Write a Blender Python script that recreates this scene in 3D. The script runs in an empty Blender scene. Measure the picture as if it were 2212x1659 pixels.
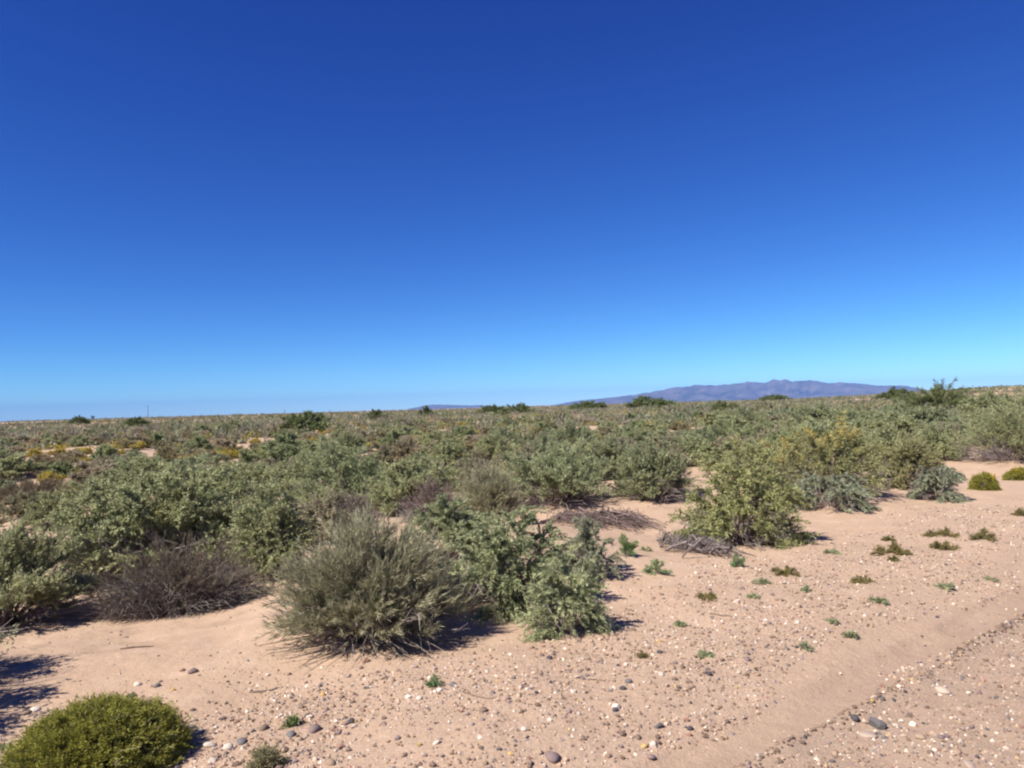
import bpy, math
import numpy as np
from mathutils import Matrix, Vector

# ------------------------------------------------------------------ camera, sky, sun, exposure
F, W, H, HC = 1671.0, 2212.0, 1659.0, 1.6           # focal length in picture units, picture size, eye height
PITCH, ROLL = math.radians(1.51), math.radians(1.7)
SUN_EL = math.radians(48.0)
SUN_DIR = Vector((-0.80, -0.60, 0)).normalized()    # towards the sun, seen from above (behind the camera, to its left)
SKY_CURVE = ((0.84, 1.63), (0.89, 1.48), (0.73, 1.0))
scene = bpy.context.scene
COL = scene.collection

cam = bpy.data.cameras.new('camera')
cam.sensor_width = 36.0
cam.lens = F / W * 36.0
cam.clip_start, cam.clip_end = 0.05, 120000.0
camo = bpy.data.objects.new('camera', cam)
COL.objects.link(camo)
_X = Vector((1, 0, 0)); _Y = Vector((0, -math.sin(PITCH), math.cos(PITCH))); _Fw = Vector((0, math.cos(PITCH), math.sin(PITCH)))
_c, _s = math.cos(ROLL), math.sin(ROLL)
_R = _c * _X - _s * _Y
_U = _s * _X + _c * _Y
camo.matrix_world = Matrix(((_R.x, _U.x, -_Fw.x, 0), (_R.y, _U.y, -_Fw.y, 0), (_R.z, _U.z, -_Fw.z, HC), (0, 0, 0, 1)))
scene.camera = camo

world = bpy.data.worlds.new('World')
scene.world = world
world.use_nodes = True
wn = world.node_tree
bg = wn.nodes['Background']
sky = wn.nodes.new('ShaderNodeTexSky')
sky.sky_type = 'NISHITA'
sky.sun_disc = False
sky.sun_elevation = SUN_EL
sky.sun_rotation = math.atan2(SUN_DIR.x, SUN_DIR.y)
sky.altitude = 1600.0
sky.air_density = 0.75
sky.dust_density = 0.0
sky.ozone_density = 8.0
# the camera's rendering of the clear high-desert sky: one tone curve for the whole dome
sep = wn.nodes.new('ShaderNodeSeparateColor'); comb = wn.nodes.new('ShaderNodeCombineColor')
wn.links.new(sky.outputs[0], sep.inputs[0])
for i, (gain, power) in enumerate(SKY_CURVE):
    a = wn.nodes.new('ShaderNodeMath'); a.operation = 'MULTIPLY'; a.inputs[1].default_value = 0.1
    b = wn.nodes.new('ShaderNodeMath'); b.operation = 'POWER'; b.inputs[1].default_value = power
    c = wn.nodes.new('ShaderNodeMath'); c.operation = 'MULTIPLY'; c.inputs[1].default_value = gain * 10
    wn.links.new(sep.outputs[i], a.inputs[0]); wn.links.new(a.outputs[0], b.inputs[0]); wn.links.new(b.outputs[0], c.inputs[0]); wn.links.new(c.outputs[0], comb.inputs[i])
wn.links.new(comb.outputs[0], bg.inputs[0])
bg.inputs[1].default_value = 0.1

sun = bpy.data.lights.new('sun', 'SUN')
sun.energy = 4.4
sun.angle = math.radians(0.53)
sun.color = (1.0, 0.95, 0.87)
suno = bpy.data.objects.new('sun', sun)
COL.objects.link(suno)
_sd = Vector((SUN_DIR.x * math.cos(SUN_EL), SUN_DIR.y * math.cos(SUN_EL), math.sin(SUN_EL)))
suno.rotation_euler = _sd.to_track_quat('Z', 'Y').to_euler()
suno.location = (0, 0, 50)

scene.view_settings.view_transform = 'Standard'
scene.view_settings.look = 'None'
scene.view_settings.exposure = 0.95
scene.view_settings.gamma = 1.0
scene.view_settings.use_curve_mapping = False
scene.render.engine = 'CYCLES'
scene.cycles.max_bounces = 7
scene.cycles.diffuse_bounces = 4
scene.cycles.transmission_bounces = 5
scene.cycles.volume_bounces = 0
scene.cycles.use_denoising = True
scene.cycles.filter_width = 2.2          # the photograph is a little soft

# ------------------------------------------------------------------ helpers: noise, terrain, pixel -> place
def _hash(ix, iy, seed):
    h = (ix.astype(np.int64) * 374761393 + iy.astype(np.int64) * 668265263 + seed * 1442695041) & 0xFFFFFFFF
    h = ((h ^ (h >> 13)) * 1274126177) & 0xFFFFFFFF
    return ((h ^ (h >> 16)) & 0xFFFF) / 65535.0

def vnoise(x, y, seed=0):
    x = np.asarray(x, float); y = np.asarray(y, float)
    ix = np.floor(x); iy = np.floor(y)
    fx = x - ix; fy = y - iy
    fx = fx * fx * fx * (fx * (fx * 6 - 15) + 10); fy = fy * fy * fy * (fy * (fy * 6 - 15) + 10)
    a = _hash(ix, iy, seed); b = _hash(ix + 1, iy, seed); c = _hash(ix, iy + 1, seed); d = _hash(ix + 1, iy + 1, seed)
    return (a * (1 - fx) + b * fx) * (1 - fy) + (c * (1 - fx) + d * fx) * fy - 0.5

def sstep(a, b, x):
    t = np.clip((np.asarray(x, float) - a) / (b - a), 0, 1)
    return t * t * (3 - 2 * t)

RN = (0.629, -0.777)                      # across the road; s = -2.35 is the road's edge, the camera stands on it
def road_s(x, y):
    return RN[0] * np.asarray(x, float) + RN[1] * np.asarray(y, float)

def gz(x, y):
    """height of the ground"""
    x = np.asarray(x, float); y = np.asarray(y, float)
    r = np.hypot(x, y)
    s = road_s(x, y) + 0.06 * vnoise(x * 0.9, y * 0.9, 3) + 0.035 * vnoise(x * 3.1, y * 3.1, 4)
    near = 1 - sstep(60, 160, r)
    off = sstep(-4.0, -6.0, s)            # 1 out in the scrub
    z = off * near * (0.46 * vnoise(x * 0.33, y * 0.33, 11) + 0.16 * vnoise(x * 0.8, y * 0.8, 12) + 0.06)
    z = z + near * 0.035 * vnoise(x * 2.2, y * 2.2, 13) * sstep(-2.4, -3.0, s) + 0.012 * vnoise(x * 6, y * 6, 14) * (r < 40) * sstep(-2.3, -2.7, s)
    # gravel verge, pressed wheel track, loose ridge beside it
    z = z + 0.11 * sstep(-2.32, -2.85, s) * (1 - 0.5 * sstep(-3.6, -4.6, s))
    z = z - 0.035 * sstep(-2.36, -2.3, s) * sstep(-2.0, -2.06, s)
    z = z + 0.045 * np.exp(-((s + 1.97) / 0.07) ** 2) * (0.7 + 1.0 * vnoise(x * 5, y * 5, 21)) + 0.012 * sstep(-2.05, -1.95, s) * (1 + 1.5 * vnoise(x * 7, y * 7, 22))
    # slow swells of the plain, a rise on the right, falling away past the rim
    az = np.degrees(np.arctan2(x, y))
    z = z + sstep(25, 200, r) * 1.0 * vnoise(x / 45.0, y / 45.0, 31) * (1 - sstep(450, 650, r))
    z = z + sstep(50, 480, r) * (-0.9 + 4.2 * sstep(19, 35, az) + 0.6 * sstep(-5, -32, az)) * (np.cos(np.radians(az)) > -0.2)
    z = z - 75 * sstep(560, 5000, r)
    return z

def ray(u, v):
    a = (u - W / 2) / F; b = -(v - H / 2) / F
    x = a * _c + b * _s; y = -a * _s + b * _c
    return np.array([x, math.cos(PITCH) - y * math.sin(PITCH), math.sin(PITCH) + y * math.cos(PITCH)])

def at(u, v):
    """the point of the ground seen at a picture point: the first crossing along the ray"""
    d = ray(u, v)
    t = 2.0 * 1.012 ** np.arange(0, 480)
    h = HC + d[2] * t - gz(d[0] * t, d[1] * t)
    k = np.argmax(h < 0) if (h < 0).any() else len(t) - 1
    if k:
        k0 = h[k - 1] / (h[k - 1] - h[k] + 1e-9)
        tt = t[k - 1] + (t[k] - t[k - 1]) * min(max(k0, 0), 1)
    else:
        tt = t[0]
    return d[0] * tt, d[1] * tt

# ------------------------------------------------------------------ helpers: materials
def new_mat(name):
    m = bpy.data.materials.new(name)
    m.use_nodes = True
    nt = m.node_tree
    for n in list(nt.nodes):
        nt.nodes.remove(n)
    out = nt.nodes.new('ShaderNodeOutputMaterial')
    return m, nt, out

def tint_mat(name, translucent=0.0, rough=0.8, spec=0.2, noise=0.0, bump=0.0, nscale=60):
    """colour comes from each piece's own tint, varied by noise"""
    m, nt, out = new_mat(name)
    L = nt.links.new
    att = nt.nodes.new('ShaderNodeAttribute'); att.attribute_name = 'tint'
    colour = att.outputs['Color']
    bs = nt.nodes.new('ShaderNodeBsdfPrincipled')
    bs.inputs['Roughness'].default_value = rough
    bs.inputs['Specular IOR Level'].default_value = spec
    tc = nt.nodes.new('ShaderNodeTexCoord')
    if noise > 0:
        nz = nt.nodes.new('ShaderNodeTexNoise'); nz.inputs['Scale'].default_value = nscale; nz.inputs['Detail'].default_value = 3
        L(tc.outputs['Object'], nz.inputs['Vector'])
        mr = nt.nodes.new('ShaderNodeMapRange'); mr.inputs[1].default_value = 0.3; mr.inputs[2].default_value = 0.7
        mr.inputs[3].default_value = 1 - noise; mr.inputs[4].default_value = 1 + noise
        L(nz.outputs[0], mr.inputs[0])
        mx = nt.nodes.new('ShaderNodeVectorMath'); mx.operation = 'SCALE'
        L(colour, mx.inputs[0]); L(mr.outputs[0], mx.inputs['Scale'])
        colour = mx.outputs[0]
        if bump > 0:
            bp = nt.nodes.new('ShaderNodeBump'); bp.inputs['Strength'].default_value = bump; bp.inputs['Distance'].default_value = 0.004
            L(nz.outputs[0], bp.inputs['Height']); L(bp.outputs[0], bs.inputs['Normal'])
    L(colour, bs.inputs['Base Color'])
    if translucent > 0:
        tr = nt.nodes.new('ShaderNodeBsdfTranslucent')
        L(colour, tr.inputs[0])
        mix = nt.nodes.new('ShaderNodeMixShader'); mix.inputs[0].default_value = translucent
        L(bs.outputs[0], mix.inputs[1]); L(tr.outputs[0], mix.inputs[2]); L(mix.outputs[0], out.inputs[0])
    else:
        L(bs.outputs[0], out.inputs[0])
    return m

M_LEAF = tint_mat('leaf', translucent=0.33, rough=0.65, spec=0.25, noise=0.12, nscale=9)
M_WOOD = tint_mat('dry_wood', rough=0.9, spec=0.1, noise=0.25, nscale=30)
M_STONE = tint_mat('stone', rough=0.75, spec=0.3, noise=0.22, bump=0.5, nscale=70)
M_PETAL = tint_mat('petal', translucent=0.3, rough=0.7, spec=0.1)

def sand_material(name):
    m, nt, out = new_mat(name)
    L = nt.links.new
    N = nt.nodes.new
    tc = N('ShaderNodeTexCoord')
    P = tc.outputs['Object']
    bs = N('ShaderNodeBsdfPrincipled')
    bs.inputs['Roughness'].default_value = 0.95
    bs.inputs['Specular IOR Level'].default_value = 0.12
    def noise(scale, detail=4, rough=0.55):
        n = N('ShaderNodeTexNoise'); n.inputs['Scale'].default_value = scale; n.inputs['Detail'].default_value = detail; n.inputs['Roughness'].default_value = rough
        L(P, n.inputs['Vector']); return n.outputs[0]
    def mrange(v, a, b, c, d, smooth=False):
        r = N('ShaderNodeMapRange'); r.clamp = True
        if smooth: r.interpolation_type = 'SMOOTHSTEP'
        L(v, r.inputs[0])
        for k, q in zip((1, 2, 3, 4), (a, b, c, d)): r.inputs[k].default_value = q
        return r.outputs[0]
    def mixc(f, a, b, mode='MIX'):
        x = N('ShaderNodeMix'); x.data_type = 'RGBA'; x.blend_type = mode
        if isinstance(f, (int, float)): x.inputs[0].default_value = f
        else: L(f, x.inputs[0])
        for k, q in ((6, a), (7, b)):
            if isinstance(q, tuple): x.inputs[k].default_value = (*q, 1)
            else: L(q, x.inputs[k])
        return x.outputs[2]
    def math_(op, a, b):
        x = N('ShaderNodeMath'); x.operation = op
        for k, q in ((0, a), (1, b)):
            if isinstance(q, (int, float)): x.inputs[k].default_value = q
            else: L(q, x.inputs[k])
        return x.outputs[0]
    dot = N('ShaderNodeVectorMath'); dot.operation = 'DOT_PRODUCT'
    L(P, dot.inputs[0]); dot.inputs[1].default_value = (RN[0], RN[1], 0)
    s0 = dot.outputs['Value']
    s = math_('ADD', s0, mrange(noise(1.3, 5), 0.25, 0.75, -0.2, 0.2))
    sand_a, sand_b, sand_c = (0.475, 0.335, 0.236), (0.425, 0.295, 0.203), (0.54, 0.395, 0.290)
    col = mixc(mrange(noise(0.7, 5), 0.35, 0.65, 0, 1), sand_a, sand_b)
    col = mixc(mrange(noise(4.5, 4), 0.5, 0.72, 0, 0.55), col, sand_c)
    # verge: grit between the stones
    grit = noise(55, 4, 0.7)
    verge = mrange(s, -4.6, -3.6, 0, 1, True)
    gr = mixc(mrange(grit, 0.42, 0.62, 0, 1), (0.33, 0.225, 0.158), (0.50, 0.36, 0.262))
    col = mixc(math_('MULTIPLY', verge, 0.55), col, gr)
    # road: paler, greyer, packed
    road = mrange(s, -2.45, -2.2, 0, 1, True)
    rd = mixc(mrange(noise(2.4, 5), 0.3, 0.7, 0, 1), (0.40, 0.29, 0.21), (0.345, 0.245, 0.177))
    rd = mixc(mrange(noise(80, 3, 0.7), 0.45, 0.68, 0, 0.6), rd, (0.24, 0.165, 0.12))
    col = mixc(road, col, rd)
    fine = noise(160, 3, 0.6)
    col = mixc(mrange(fine, 0.35, 0.65, 0, 0.25), col, (0.26, 0.165, 0.105))
    # dead litter out in the scrub
    lit = math_('MULTIPLY', mrange(s, -4.6, -6.0, 0, 1, True), mrange(noise(3.0, 7, 0.7), 0.54, 0.68, 0, 0.55))
    col = mixc(lit, col, (0.22, 0.155, 0.11))
    L(col, bs.inputs['Base Color'])
    h = math_('ADD', math_('MULTIPLY', fine, 0.25), math_('ADD', math_('MULTIPLY', grit, 0.6), math_('MULTIPLY', noise(11, 5), 1.6)))
    bp = N('ShaderNodeBump'); bp.inputs['Strength'].default_value = 0.42; bp.inputs['Distance'].default_value = 0.03
    L(h, bp.inputs['Height']); L(bp.outputs[0], bs.inputs['Normal'])
    L(bs.outputs[0], out.inputs[0])
    return m

def rock_material():
    m, nt, out = new_mat('mountain_rock')
    L = nt.links.new; N = nt.nodes.new
    tc = N('ShaderNodeTexCoord')
    nz = N('ShaderNodeTexNoise'); nz.inputs['Scale'].default_value = 0.0016; nz.inputs['Detail'].default_value = 8; nz.inputs['Roughness'].default_value = 0.65
    L(tc.outputs['Object'], nz.inputs['Vector'])
    cr = N('ShaderNodeValToRGB')
    cr.color_ramp.elements[0].position = 0.35; cr.color_ramp.elements[0].color = (0.012, 0.014, 0.014, 1)
    cr.color_ramp.elements[1].position = 0.68; cr.color_ramp.elements[1].color = (0.15, 0.115, 0.095, 1)
    L(nz.outputs[0], cr.inputs[0])
    bs = N('ShaderNodeBsdfDiffuse'); L(cr.outputs[0], bs.inputs[0])
    L(bs.outputs[0], out.inputs[0])
    return m

# ------------------------------------------------------------------ helpers: meshes and objects
def mesh_from(name, verts, loops, nper, mats, tint=None, matidx=None, smooth=False):
    """verts (n,3); loops flat vertex indices; nper corners per face (int or array); tint (n,3) per vertex"""
    me = bpy.data.meshes.new(name)
    verts = np.asarray(verts, np.float32); loops = np.asarray(loops, np.int32).ravel()
    if np.isscalar(nper):
        nf = len(loops) // nper
        totals = np.full(nf, nper, np.int32)
    else:
        totals = np.asarray(nper, np.int32); nf = len(totals)
    starts = np.concatenate(([0], np.cumsum(totals)[:-1])).astype(np.int32)
    me.vertices.add(len(verts)); me.vertices.foreach_set('co', verts.ravel())
    me.loops.add(len(loops)); me.loops.foreach_set('vertex_index', loops)
    me.polygons.add(nf)
    me.polygons.foreach_set('loop_start', starts)
    me.polygons.foreach_set('loop_total', totals)
    if matidx is not None:
        me.polygons.foreach_set('material_index', np.asarray(matidx, np.int32))
    me.polygons.foreach_set('use_smooth', np.full(nf, bool(smooth)))
    for mt in mats:
        me.materials.append(mt)
    if tint is not None:
        a = me.attributes.new('tint', 'FLOAT_COLOR', 'POINT')
        c = np.ones((len(verts), 4), np.float32); c[:, :3] = tint
        a.data.foreach_set('color', c.ravel())
    me.update(calc_edges=True)
    return me

def put(name, me, loc=(0, 0, 0), rotz=0.0, parent=None, scale=None):
    o = bpy.data.objects.new(name, me)
    COL.objects.link(o)
    if parent is not None:
        o.parent = parent
    else:
        o.location = loc; o.rotation_euler = (0, 0, rotz)
    if scale is not None:
        o.scale = scale
    return o

def tag(o, label, cat, group=None):
    o['label'] = label; o['category'] = cat
    if group: o['group'] = group
    return o

def norm(v):
    return v / (np.linalg.norm(v, axis=-1, keepdims=True) + 1e-9)

class Soup:
    """collects vertices and faces of one mesh"""
    def __init__(self):
        self.v = []; self.l = []; self.n = []; self.t = []; self.m = []; self.k = 0
    def add(self, v, faces, tint, mat=0):
        v = np.asarray(v, float).reshape(-1, 3); faces = np.asarray(faces)
        self.v.append(v); self.l.append((faces + self.k).ravel()); self.n.append(np.full(len(faces), faces.shape[1]))
        t = np.broadcast_to(np.asarray(tint, float), v.shape)
        self.t.append(t); self.m.append(np.full(len(faces), mat)); self.k += len(v)
    def mesh(self, name, mats, smooth=False):
        return mesh_from(name, np.concatenate(self.v), np.concatenate(self.l), np.concatenate(self.n), mats, np.concatenate(self.t), np.concatenate(self.m), smooth)

def tubes(soup, pts, rad, tint, mat=0, sides=3):
    """pts (B,S,3) polylines, rad (B,S), tint (B,3)"""
    B, S, _ = pts.shape
    tg = np.gradient(pts, axis=1); tg = norm(tg)
    ref = np.where(np.abs(tg[..., 2:3]) > 0.9, np.array([1.0, 0, 0]), np.array([0, 0, 1.0]))
    n1 = norm(np.cross(tg, ref)); n2 = np.cross(tg, n1)
    ang = np.arange(sides) * 2 * math.pi / sides
    ring = pts[:, :, None, :] + rad[:, :, None, None] * (np.cos(ang)[None, None, :, None] * n1[:, :, None, :] + np.sin(ang)[None, None, :, None] * n2[:, :, None, :])
    v = ring.reshape(-1, 3)
    b = np.arange(B)[:, None, None]; s = np.arange(S - 1)[None, :, None]; k = np.arange(sides)[None, None, :]
    base = (b * S + s) * sides
    f = np.stack([base + k, base + (k + 1) % sides, base + sides + (k + 1) % sides, base + sides + k], -1).reshape(-1, 4)
    soup.add(v, f, np.repeat(tint, S * sides, axis=0), mat)

def leaves(soup, p, d, length, width, rng, tint, mat=0):
    """one folded blade per leaf: a tapering triangle"""
    n = len(p)
    side = norm(np.cross(d, rng.normal(size=(n, 3))))
    length = np.broadcast_to(np.asarray(length, float), (n,))[:, None]; width = np.broadcast_to(np.asarray(width, float), (n,))[:, None]
    a = p - d * length * 0.12 + side * width * 0.5
    b = p - side * width * 0.5
    c = p + d * length
    v = np.stack([a, b, c], 1).reshape(-1, 3)
    soup.add(v, np.arange(3 * n).reshape(-1, 3), np.repeat(tint, 3, axis=0), mat)

def bez(p0, p1, p2, t):
    t = t[..., None]
    return (1 - t) ** 2 * p0 + 2 * t * (1 - t) * p1 + t * t * p2

def bez_t(p0, p1, p2, t):
    t = t[..., None]
    return norm(2 * (1 - t) * (p1 - p0) + 2 * t * (p2 - p1))

# kinds of shrub: how they branch, their leaves and colours (albedo)
KIND = {
    # green saltbush: dense clumps of small leaves
    'green':  dict(el=(6, 88), nm=130, nt=26, twig=0.17, fan=0.8, droop=0.2, along=0.6, leaf=(0.024, 0.0095), cover=3.4, c1=(0.285, 0.308, 0.152), c2=(0.435, 0.440, 0.230), t0=0.42, up=0.35),
    # dark green, more upright
    'dark':   dict(el=(8, 88), nm=130, nt=22, twig=0.22, fan=0.6, droop=0.05, along=0.9, leaf=(0.027, 0.0085), cover=3.3, c1=(0.232, 0.255, 0.136), c2=(0.365, 0.378, 0.205), t0=0.4, up=0.6),
    # thread-leaved broom: thin upright grey-olive strands
    'thread': dict(el=(8, 88), nm=260, nt=13, twig=0.24, fan=0.62, droop=0.02, along=1.7, leaf=(0.040, 0.0036), cover=3.3, c1=(0.262, 0.252, 0.152), c2=(0.410, 0.382, 0.238), t0=0.25, up=0.75),
    # plumes: leafy drooping wands, pale green
    'plume':  dict(el=(3, 85), nm=120, nt=12, twig=0.24, fan=0.55, droop=0.45, along=1.2, leaf=(0.027, 0.0068), cover=3.4, c1=(0.278, 0.306, 0.160), c2=(0.430, 0.448, 0.248), t0=0.45, up=0.2),
    # blue-grey plumes
    'blue':   dict(el=(3, 80), nm=80, nt=9, twig=0.30, fan=0.45, droop=0.65, along=1.4, leaf=(0.032, 0.0070), cover=3.0, c1=(0.235, 0.252, 0.165), c2=(0.390, 0.405, 0.270), t0=0.45, up=0.2),
    # yellow-green fine leaved
    'yellow': dict(el=(4, 85), nm=120, nt=20, twig=0.22, fan=0.7, droop=0.35, along=0.9, leaf=(0.024, 0.0075), cover=3.0, c1=(0.275, 0.272, 0.118), c2=(0.430, 0.406, 0.185), t0=0.4, up=0.25),
    # grey scrub
    'grey':   dict(el=(6, 88), nm=100, nt=16, twig=0.17, fan=0.65, droop=0.05, along=0.9, leaf=(0.028, 0.008), cover=2.8, c1=(0.270, 0.245, 0.155), c2=(0.410, 0.365, 0.235), t0=0.35, up=0.4),
    # tight dome
    'dome':   dict(el=(0, 90), nm=1500, nt=5, twig=0.06, fan=0.5, droop=0.0, along=1.2, leaf=(0.016, 0.0040), cover=3.8, c1=(0.180, 0.180, 0.034), c2=(0.345, 0.322, 0.060), t0=0.75, up=0.1, tight=1),
    # brown dry grass and twigs
    'brown':  dict(el=(10, 85), nm=140, nt=7, twig=0.28, fan=0.7, droop=0.1, along=1.4, leaf=(0.05, 0.004), cover=1.6, c1=(0.22, 0.178, 0.130), c2=(0.32, 0.27, 0.20), t0=0.3, up=0.3),
}

def bush_meshes(seed, kind, rx, ry, h, detail=1.0, thin=1.0, cap=37000, keep_f=0.26, leafscale=1.0, dead=0.0, bloom=0.0, lump=0.22, shape=0.0, c_mul=(1, 1, 1), petal=(0.70, 0.42, 0.07), skirt_col=(0.25, 0.205, 0.190)):
    """-> dict of Soups: foliage, branches, dead_twigs, blossoms; the bush grows from its own origin"""
    rng = np.random.default_rng(seed)
    K = KIND[kind]
    size = (rx * ry * h) ** (1 / 3)
    tight = K.get('tight', 0)
    nm = max(8, int(K['nm'] * detail)) if tight else max(8, int(K['nm'] * min(1.6, max(0.35, size ** 0.7)) * detail)); nt = max(3, int(K['nt'] * (0.6 + 0.4 * detail)))
    az = rng.uniform(0, 2 * math.pi, nm)
    e0, e1 = math.radians(K['el'][0]), math.radians(K['el'][1])
    el = np.arcsin(rng.uniform(math.sin(e0), math.sin(e1), nm) ** (1.0 + shape))
    ux, uy, uz = np.cos(az) * np.cos(el), np.sin(az) * np.cos(el), np.sin(el)
    sc = 1 + lump * 1.6 * vnoise(np.cos(az) * 1.7 + 9 + seed % 50, np.sin(az) * 1.7 + el * 1.6, seed % 97) + rng.normal(0, 0.05, nm)
    if not tight: sc = sc * np.where(rng.random(nm) < 0.35, rng.uniform(0.6, 0.95, nm), 1.0)
    twl = min(K['twig'] * max(1.0, size / 0.9), 0.42 * size + 0.02)
    tip = np.stack([ux * np.maximum(rx - 0.45 * twl, rx * .4), uy * np.maximum(ry - 0.45 * twl, ry * .4), uz * np.maximum(h - 0.55 * twl, h * .4)], 1) * sc[:, None]
    tip[:, 2] = np.maximum(tip[:, 2], 0.05 * h)
    p0 = np.stack([ux * rx * 0.16 * rng.random(nm), uy * ry * 0.16 * rng.random(nm), np.full(nm, -0.04)], 1)
    p1 = p0 + (tip - p0) * np.array([0.42, 0.42, 0.62]) + np.stack([0 * az, 0 * az, 0.22 * h * rng.random(nm) + K['up'] * 0.1 * h], 1)
    out = {}
    S = 5 if detail >= 0.6 else 4
    # limbs
    ts = np.linspace(0, 1, S)
    br = Soup()
    pts = np.stack([bez(p0, p1, tip, np.full(nm, t)) for t in ts], 1)
    pts[:, 1:-1] += rng.normal(0, 0.02 * size, (nm, S - 2, 3))
    r0 = 0.0055 * (0.5 + size) * rng.uniform(0.5, 1.4, nm) / max(detail, .35) ** .5
    rad = r0[:, None] * (1 - 0.75 * ts)[None, :]
    wc = np.array([0.17, 0.135, 0.115])
    tubes(br, pts, rad, wc * rng.uniform(0.7, 1.35, (nm, 1)) * np.array([1, 1, 1]))
    # twigs
    nT = nm * nt
    own = np.repeat(np.arange(nm), nt)
    t = K['t0'] + (1 - K['t0']) * rng.random(nT) ** 0.75
    q0 = bez(p0[own], p1[own], tip[own], t)
    tg = bez_t(p0[own], p1[own], tip[own], t)
    outw = norm(np.stack([ux / max(rx, .01), uy / max(ry, .01), uz / max(h, .01)], 1))[own]
    d = norm(tg * 1.0 + outw * 0.35 + np.array([0, 0, K['up']]) + K['fan'] * rng.normal(size=(nT, 3)))
    L = twl * rng.uniform(0.45, 1.15, nT) * (1.15 - 0.3 * t)
    def tw(s):
        return q0 + d * (L * s)[:, None] - np.stack([0 * s, 0 * s, K['droop'] * L * s * s], 1)
    keep = rng.random(nT) < keep_f * (1.0 if detail >= 0.7 else 0.4)
    tp = np.stack([tw(np.full(nT, s)) for s in (0, 0.5, 1.0)], 1)[keep]
    tp[..., 2] = np.maximum(tp[..., 2], 0.006)
    tr = np.outer(np.full(keep.sum(), 0.0020 / max(detail, .4)), [1.0, 0.7, 0.35])
    tubes(br, tp, tr, np.array([0.19, 0.165, 0.12]) * rng.uniform(0.7, 1.3, (keep.sum(), 1)))
    out['branches'] = br
    # leaves
    ll, lw = K['leaf'][0] * leafscale, K['leaf'][1] * leafscale
    area = 2 * math.pi * (rx * ry * h) ** (2 / 3)
    nl = int(max(thin * K['cover'] * area / (0.5 * ll * lw), 60))
    if nl > cap:                                               # fewer, larger leaves on the largest bushes
        q = min(1.5, (nl / cap) ** 0.5) if cap > 20000 else (nl / cap) ** 0.5
        ll *= q; lw *= q; nl = cap
    li = rng.integers(0, nT, nl)
    s = rng.random(nl) ** 0.85
    q0, d, L = q0[li], d[li], L[li]
    p = tw(s) + rng.normal(0, 0.005 * leafscale, (nl, 3))
    tgl = norm(d - np.stack([0 * s, 0 * s, 2 * K['droop'] * s], 1))
    ld = norm(tgl * K['along'] + norm(rng.normal(size=(nl, 3))) + np.array([0, 0, 0.15]))
    p[:, 2] = np.maximum(p[:, 2], 0.008 + 0.02 * rng.random(nl))
    mixf = np.clip(0.15 + 0.6 * s + 0.25 * rng.normal(size=nl) + 0.3 * rng.normal(size=nm)[own[li]], 0, 1)[:, None]
    tint = (np.array(K['c1']) * (1 - mixf) + np.array(K['c2']) * mixf) * rng.uniform(0.78, 1.22, (nl, 1)) * rng.uniform(0.85, 1.15, (nm, 1))[own[li]] * np.array(c_mul)
    fo = Soup()
    leaves(fo, p, ld, ll * rng.uniform(0.6, 1.3, nl) * (1.1 - 0.35 * s), lw * rng.uniform(0.7, 1.3, nl), rng, tint)
    out['foliage'] = fo
    if bloom > 0:
        nb = int(bloom * 1000 * area / 6)
        hi = np.argsort(-(p[:, 2] / h + 0.35 * rng.random(nl)))[: nl // 4]
        cl = rng.choice(hi, max(3, nb // 22))
        bi = rng.choice(cl, nb)
        bp = p[bi] + rng.normal(0, 0.022 * max(1, leafscale ** .5), (nb, 3)) + np.array([0, 0, 0.012])
        bl = Soup()
        leaves(bl, bp, norm(rng.normal(size=(nb, 3)) + np.array([0, 0, 0.6])), 0.014 * leafscale, 0.010 * leafscale, rng, np.array(petal) * rng.uniform(0.7, 1.2, (nb, 1)))
        out['blossoms'] = bl
    if dead > 0:
        nd = int(dead * 420 * detail * max(0.4, area / 4))
        a = rng.uniform(0, 2 * math.pi, nd); e = rng.uniform(0.02, 0.95, nd) ** 1.2
        k = rng.uniform(0.55, 1.0, nd)
        en = np.stack([np.cos(a) * rx * k * 1.0, np.sin(a) * ry * k * 1.0, h * 0.62 * e * np.sqrt(np.maximum(0, 1.15 - k * k)) + 0.01], 1)
        st = en * np.array([0.35, 0.35, 0.3]) + rng.normal(0, 0.05 * size, (nd, 3)); st[:, 2] = np.abs(st[:, 2])
        md = (st + en) / 2 + rng.normal(0, 0.07 * size, (nd, 3)); md[:, 2] = np.abs(md[:, 2]) + 0.06 * h
        dp = np.stack([bez(st, md, en, np.full(nd, q)) for q in (0, .5, 1)], 1); dp[..., 2] = np.maximum(dp[..., 2], 0.006)
        dt = Soup()
        dr = np.outer(rng.uniform(0.0018, 0.0042, nd), [1, .75, .3])
        tubes(dt, dp, dr, np.array(skirt_col) * rng.uniform(0.6, 1.7, (nd, 1)))
        # side twiglets
        m2 = nd * 2; o2 = rng.integers(0, nd, m2); f = rng.uniform(0.3, 1, m2)
        b0 = bez(st[o2], md[o2], en[o2], f); dd = norm(en[o2] - st[o2] + rng.normal(0, 0.5 * size, (m2, 3)))
        b2 = b0 + dd * rng.uniform(0.06, 0.2, m2)[:, None] * min(1.2, size + .2); 
        tp2 = np.stack([b0, b2], 1); tp2[..., 2] = np.maximum(tp2[..., 2], 0.006)
        tubes(dt, tp2, np.outer(rng.uniform(0.0012, 0.0024, m2), [1, .4]), np.array(skirt_col) * rng.uniform(0.6, 1.8, (m2, 1)))
        out['dead_twigs'] = dt
    return out

PART_MAT = {'foliage': M_LEAF, 'branches': M_WOOD, 'dead_twigs': M_WOOD, 'blossoms': M_PETAL}

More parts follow.
